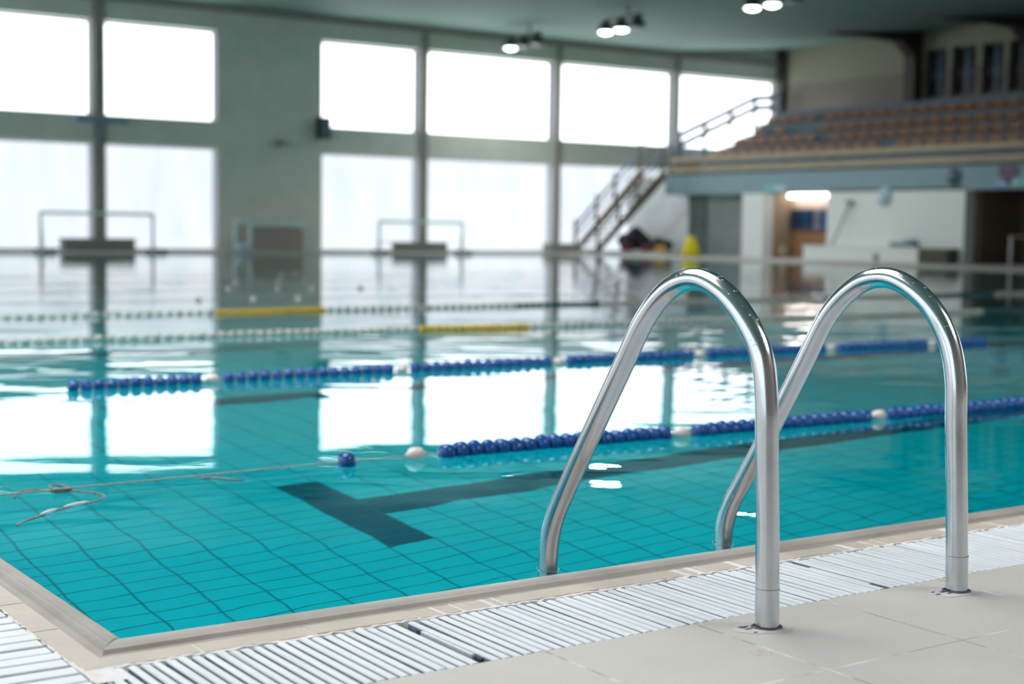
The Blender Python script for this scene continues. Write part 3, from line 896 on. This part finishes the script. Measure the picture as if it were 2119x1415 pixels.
def lane_rope(label, x0, x1, yfun, floats, zc=-0.016, small=False):
    t = thing('lane_rope', label, 'lane rope', (0, 0, 0), 0, 'lane ropes across the pool')
    t.location = (x0, yfun(x0), zc)
    o = Vector(t.location)
    pts = []; n = max(2, int((x1-x0)/.25))
    for k in range(n+1):
        x = x0 + (x1-x0)*k/n
        pts.append(Vector((x, yfun(x), zc)) - o)
    bm = B(); tube(bm, pts, .0022, 6); obj('cable', bm, M['cable'], t, True)
    rest = B()
    for q, (x, kind) in enumerate(floats):
        me = OVAL if kind == 'oval' else (SMALL if small else DISC)[kind]
        at = Vector((x, yfun(x), zc + random.uniform(-.003, .003))) - o
        rot = (random.uniform(0, 6.28), random.uniform(-.05, .05), random.uniform(-.06, .06))
        if q >= 99:                          # past a hundred: one mass of the same little floats
            tmp = bmesh.new(); tmp.from_mesh(me)
            tmp.transform(Matrix.Translation(at)); tm = bpy.data.meshes.new('float_row'); tmp.to_mesh(tm); tmp.free()
            rest.from_mesh(tm); bpy.data.meshes.remove(tm)
            continue
        f = bpy.data.objects.new('oval_float' if kind == 'oval' else 'disc_float', me); COL.objects.link(f)
        f.parent = t; f.location = at; f.rotation_euler = rot
    if len(rest.verts):
        obj('float_row', rest, M['smallwhite'], t, True)['kind'] = 'stuff'
    else: rest.free()
    return t
def interp(tab):
    def fn(x):
        for (xa, ya), (xb, yb) in zip(tab, tab[1:]):
            if x <= xb: return ya + (yb-ya)*(x-xa)/(xb-xa)
        return tab[-1][1]
    return fn
def fill(a, b, pitch, kind):
    n = int(round((b-a)/pitch)); return [(a + (b-a)*k/n, kind) for k in range(n+1)]
# nearest rope: mostly bare at its left end
y1 = interp([(0.7, 4.13), (1.3, 4.158), (2.24, 4.205), (2.62, 4.215), (3.65, 4.194), (5.65, 4.173), (27, 4.1)])
fl = [(2.244, 'blue'), (2.505, 'oval')] + fill(2.628, 3.565, .0555, 'blue') + [(3.65, 'oval')] + fill(3.735, 4.63, .0555, 'blue') + [(4.712, 'oval')] + fill(4.795, 5.70, .0555, 'blue') + [(5.78, 'oval')] + fill(5.865, 6.6, .0555, 'blue')
r1 = lane_rope('nearest lane rope, blue discs with white ovals, bare cable at its left end', 0.93, 27.1, y1, fl)
# loose tail, knot and white glint pieces of the same rope
o1 = Vector(r1.location)
tail = [(1.174, 4.152), (1.209, 4.235), (1.245, 4.252), (1.292, 4.228), (1.337, 4.193), (1.374, 4.136), (1.395, 4.097), (1.394, 4.045), (1.371, 4.007), (1.334, 3.978), (1.272, 3.949), (1.204, 3.901), (1.134, 3.836), (1.1, 3.804), (1.068, 3.758)]
bm = B(); tube(bm, [p - o1 for p in smooth_path([(x, y, ZW+.002) for x, y in tail], 5)], .0025, 7); obj('loose_tail', bm, M['cord'], r1, True)
for a, b in (((1.325, 3.975), (1.245, 3.936)), ((1.218, 3.913), (1.16, 3.862))):
    p0, p1 = Vector((*a, ZW+.005)), Vector((*b, ZW+.005))
    bm = B(); tube(bm, [p0.lerp(p1, k/6) - o1 for k in range(7)], [.002, .004, .0052, .0056, .0052, .004, .002], 10); obj('white_glint', bm, M['glint'], r1, True)  # white slivers standing for glints on the floating tail
knot = []
for k in range(15):
    a = 2*math.pi*k/14
    knot.append(Vector((1.325 + .022*math.cos(a), 4.215 + .048*math.sin(a)+.02, ZW+.006)) - o1)
bm = B(); tube(bm, knot, .0026, 7, False); obj('knot_loop', bm, M['cord'], r1, True)
bm = B(); lathe(bm, [(.003, -.03), (.007, -.015), (.008, .012), (.004, .03)], 10, 'X', Vector((1.31, 4.165, ZW+.008))-o1); obj('knot', bm, M['cord'], r1, True)
bm = B(); tube(bm, [Vector(p)-o1 for p in ((1.74, 4.19, ZW+.004), (1.79, 4.165, ZW+.004), (1.80, 4.12, ZW+.004), (1.84, 4.10, ZW+.003))], .0028, 6); obj('splice', bm, M['cord'], r1, True)

y2 = interp([(0.9, 6.72), (2.18, 6.744), (2.88, 6.78), (3.98, 6.846), (7.27, 6.88), (8.2, 6.83), (27, 6.8)])
W2 = [2.878, 3.982, 5.027, 6.113, 7.267, 8.212, 9.30]
fl = fill(2.18, 2.79, .061, 'blue')
for a, b in zip(W2, W2[1:]): fl += [(a, 'oval')] + fill(a+.085, b-.085, .066, 'blue')
fl = fl[:98]
lane_rope('second lane rope from the camera, blue discs with white ovals', 0.93, 27.1, y2, fl)
y3 = interp([(0.9, 9.5), (4.06, 9.57), (6.6, 9.51), (12.3, 9.63), (27, 9.7)])
fl = fill(4.06, 5.64, .072, 'white') + fill(5.72, 6.65, .066, 'yellow') + fill(2.3, 3.98, .08, 'white') + fill(12.4, 13.5, .09, 'green') + fill(6.73, 12.3, .08, 'white')
lane_rope('white lane rope with a short yellow stretch, third from the camera', 0.93, 27.1, y3, fl, small=True)
y4 = interp([(0.9, 12.0), (5.17, 12.08), (9.5, 12.29), (16.3, 12.53), (27, 12.9)])
fl = fill(5.19, 6.22, .062, 'yellow') + fill(8.48, 9.5, .085, 'green') + fill(15.0, 16.2, .09, 'green') + fill(3.0, 5.1, .09, 'white') + fill(6.3, 8.4, .09, 'white') + fill(9.6, 14.9, .09, 'white') + fill(16.3, 17.3, .09, 'white')
lane_rope('white lane rope with yellow and dark green stretches, fourth from the camera', 0.93, 27.1, y4, fl, small=True)
far_ropes = [(14.27, [5.9, 6.51, 7.03]), (16.53, [7.224, 7.866, 8.337, 9.0]), (18.85, [8.342, 8.981, 9.393]), (21.4, [9.369, 10.249, 10.479])]
for (Y, xs_), lab in zip(far_ropes, ('bare lane rope with few white ovals just beyond the yellow-banded rope', 'bare lane rope, second beyond the yellow-banded rope',
                                     'bare lane rope, third beyond the yellow-banded rope', 'farthest bare lane rope with few white ovals')):
    lane_rope(lab, 0.93, 27.1, (lambda Y: (lambda x: Y))(Y), [(x, 'oval') for x in xs_], zc=-0.02)

# ------------------------------------------------------------------ drain grates
def grate(label, length, width, pitch, loc, rz, seed, gap=.30):
    rnd = random.Random(seed)
    t = thing('drain_grate', label, 'grate', loc, rz, 'white slatted drain grates round the pool')
    bm = B(); x = pitch*.5; w = pitch*(1-gap)
    while x < length - pitch*.4:
        z = rnd.uniform(-.0012, .0004); sk = rnd.uniform(-.0012, .0012)
        prof = [(-w/2, -.034), (-w/2+.0002, -.003), (-w/2+.0015, -.0004), (0, 0), (w/2-.0015, -.0004), (w/2-.0002, -.003), (w/2, -.034)]
        y0, y1 = rnd.uniform(.001, .004), width - rnd.uniform(.001, .006)
        A = [bm.verts.new((x+u+sk, y0, z+v)) for u, v in prof]; C = [bm.verts.new((x+u-sk, y1, z+v+rnd.uniform(-.001, .001))) for u, v in prof]
        n = len(prof)
        for k in range(n):
            f = bm.faces.new((A[k], A[(k+1) % n], C[(k+1) % n], C[k])); f.material_index = 1 if k in (0, 5) else 0      # flanks coloured dark for the shade between slats
        bm.faces.new(A[::-1]); bm.faces.new(C)
        x += pitch*rnd.uniform(.97, 1.03)
    obj('slats', bm, [M['gratewhite'], M['flankshade']], t)
    for yy in (width*.16, width*.84):
        bm = B(); box(bm, .002, length-.004, yy-.008, yy+.008, -.048, -.0345); obj('cross_rail', bm, M['gratewhite'], t)
    bm = B(); box(bm, -.0062, .0008, .058, width-.062, -.03, -.003, .001); obj('end_rail', bm, M['gratewhite'], t)
    for yy in (.035, width-.06):
        bm = B(); box(bm, -.001, .006, yy, yy+.022, -.02, -.006, .001); obj('end_stop', bm, M['rust'], t)
    return t
segs = [(0.802, 1.383), (1.390, 2.385), (2.392, 3.40), (3.407, 4.42), (4.427, 5.44)]
labs = ['white slatted grate at the pool corner, stained at its near end', 'white slatted grate before the left ladder post',
        'white slatted grate between and beside the ladder posts', 'white slatted grate right of the right ladder post', 'white slatted grate past the right edge of the ladder']
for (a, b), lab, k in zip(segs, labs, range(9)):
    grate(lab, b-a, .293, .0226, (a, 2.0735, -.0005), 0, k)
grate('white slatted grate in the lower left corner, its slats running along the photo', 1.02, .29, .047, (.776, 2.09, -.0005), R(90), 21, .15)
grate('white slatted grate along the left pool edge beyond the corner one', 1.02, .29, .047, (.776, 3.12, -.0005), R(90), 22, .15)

# ------------------------------------------------------------------ ladder
XL, XR = 1.944, 2.4835
PL = [(1.979, -.10), (1.980, 0.0), (1.983, .10), (1.988, .22), (1.993, .33), (1.997, .42), (2.012, .503), (2.055, .567), (2.120, .619), (2.200, .643), (2.281, .620), (2.355, .556), (2.424, .455), (2.519, .312), (2.615, .165), (2.656, .095), (2.676, .035), (2.681, -.04), (2.682, -.20), (2.682, -.6), (2.682, -1.1)]
PR_ = [(1.979, -.10), (1.980, 0.0), (1.984, .10), (1.990, .22), (1.997, .34), (2.002, .44), (2.024, .518), (2.072, .584), (2.140, .628), (2.205, .642), (2.279, .622), (2.361, .553), (2.439, .427), (2.528, .282), (2.622, .138), (2.662, .076), (2.684, .018), (2.690, -.04), (2.690, -.20), (2.690, -.6), (2.690, -1.1)]
lad = thing('pool_ladder', 'stainless steel pool ladder of two arched handrails standing on the deck edge', 'ladder', (XL, 1.98, 0))
oL = Vector(lad.location)
for X, P in ((XL, PL), (XR, PR_)):
    path = smooth_path([Vector((X, y, z)) - oL for y, z in P], 7)
    bm = B(); tube(bm, path, .0224, 28); h = obj('handrail', bm, M['steel'], lad, True)
    b0 = Vector((X, 1.980, 0)) - oL
    bm = B(); tube(bm, [b0 + Vector((0, 0, -.02)), b0 + Vector((0, .002, .040)), b0 + Vector((0, .002, .074))], .02262, 28, False); sl = obj('anchor_sleeve', bm, M['steel'], h, True)
    bm = B(); tube(bm, [b0 + Vector((math.cos(a)*.0225, .002+math.sin(a)*.0225, .0745)) for a in [2*math.pi*q/28 for q in range(29)]], .0009, 6, False); obj('sleeve_seam', bm, M['box'], h, True)
    bm = B()
    ring = [(b0 + Vector((math.cos(a)*.0275*(1+.08*math.sin(3*a)), math.sin(a)*.0262*(1+.1*math.cos(2*a)), .0008))) for a in [2*math.pi*k/24 for k in range(25)]]
    tube(bm, ring, .0032, 8, False); obj('rust_ring', bm, M['rust'], h, True)
    yw = 2.681 if X == XL else 2.690
    bm = B(); ring = [Vector((X, yw, ZW)) - oL + Vector((math.cos(a)*.0255, math.sin(a)*.0255, .0012*math.sin(5*a))) for a in [2*math.pi*k/28 for k in range(29)]]
    tube(bm, ring, .0024, 8, False); obj('water_ring', bm, M['drop'], h, True)
    # droplets left on the arch
    bm = B(); rnd = random.Random(int(X*100))
    for k in range(70):
        i = rnd.randrange(44, 92); p = path[i]; tt = (path[i+1]-path[i-1]).normalized()
        sd = Vector((1, 0, 0)); up = tt.cross(sd); up = up if up.z > 0 else -up
        a = rnd.uniform(-1.3, 1.3); nrm = up*math.cos(a) + sd*math.sin(a)
        r = rnd.uniform(.0009, .0021)
        mtx = Matrix.Translation(p + nrm*.0225) @ nrm.to_track_quat('Z', 'Y').to_matrix().to_4x4() @ Matrix.Diagonal((1, 1, .6, 1))
        bmesh.ops.create_icosphere(bm, subdivisions=2, radius=r, matrix=mtx)
    dr = obj('water_droplets', bm, M['drop'], h, True); dr['kind'] = 'stuff'
for z in (-.30, -.56, -.82):
    bm = B(); box(bm, XL-oL.x+.0, XR-oL.x, 2.64-oL.y, 2.735-oL.y, z-.015, z+.015, .006); obj('step', bm, M['steel'], lad)
# cement patches round the posts
for X, nm, lab in ((XL, 'a', 'pale cement patch round the foot of the left ladder post'), (XR, 'b', 'pale cement patch round the foot of the right ladder post')):
    bm = B(); pts = []
    for k in range(26):
        a = 2*math.pi*k/26; q = 1 + .10*math.sin(3*a+X*9) + .06*math.sin(7*a)
        pts.append((X + math.cos(a)*.058*q - .008, 1.980 + math.sin(a)*.046*q + .003))
    prism(bm, pts, -.01, .0012, 'Z'); tag(obj('cement_patch', bm, M['cement']), lab, 'patch')
    bm = B(); rnd = random.Random(int(X*31))
    for k in range(5):
        a = rnd.uniform(2.4, 3.7); d = rnd.uniform(.033, .06)
        c = (X + math.cos(a)*d, 1.980 + math.sin(a)*d)
        box(bm, c[0]-rnd.uniform(.003, .009), c[0]+rnd.uniform(.003, .009), c[1]-.002, c[1]+.002, 0, .0022, .0008)
    tag(obj('rust_flakes', bm, M['rust']), lab.replace('pale cement patch round', 'dark rust flakes left of'), 'rust', None, 'stuff')
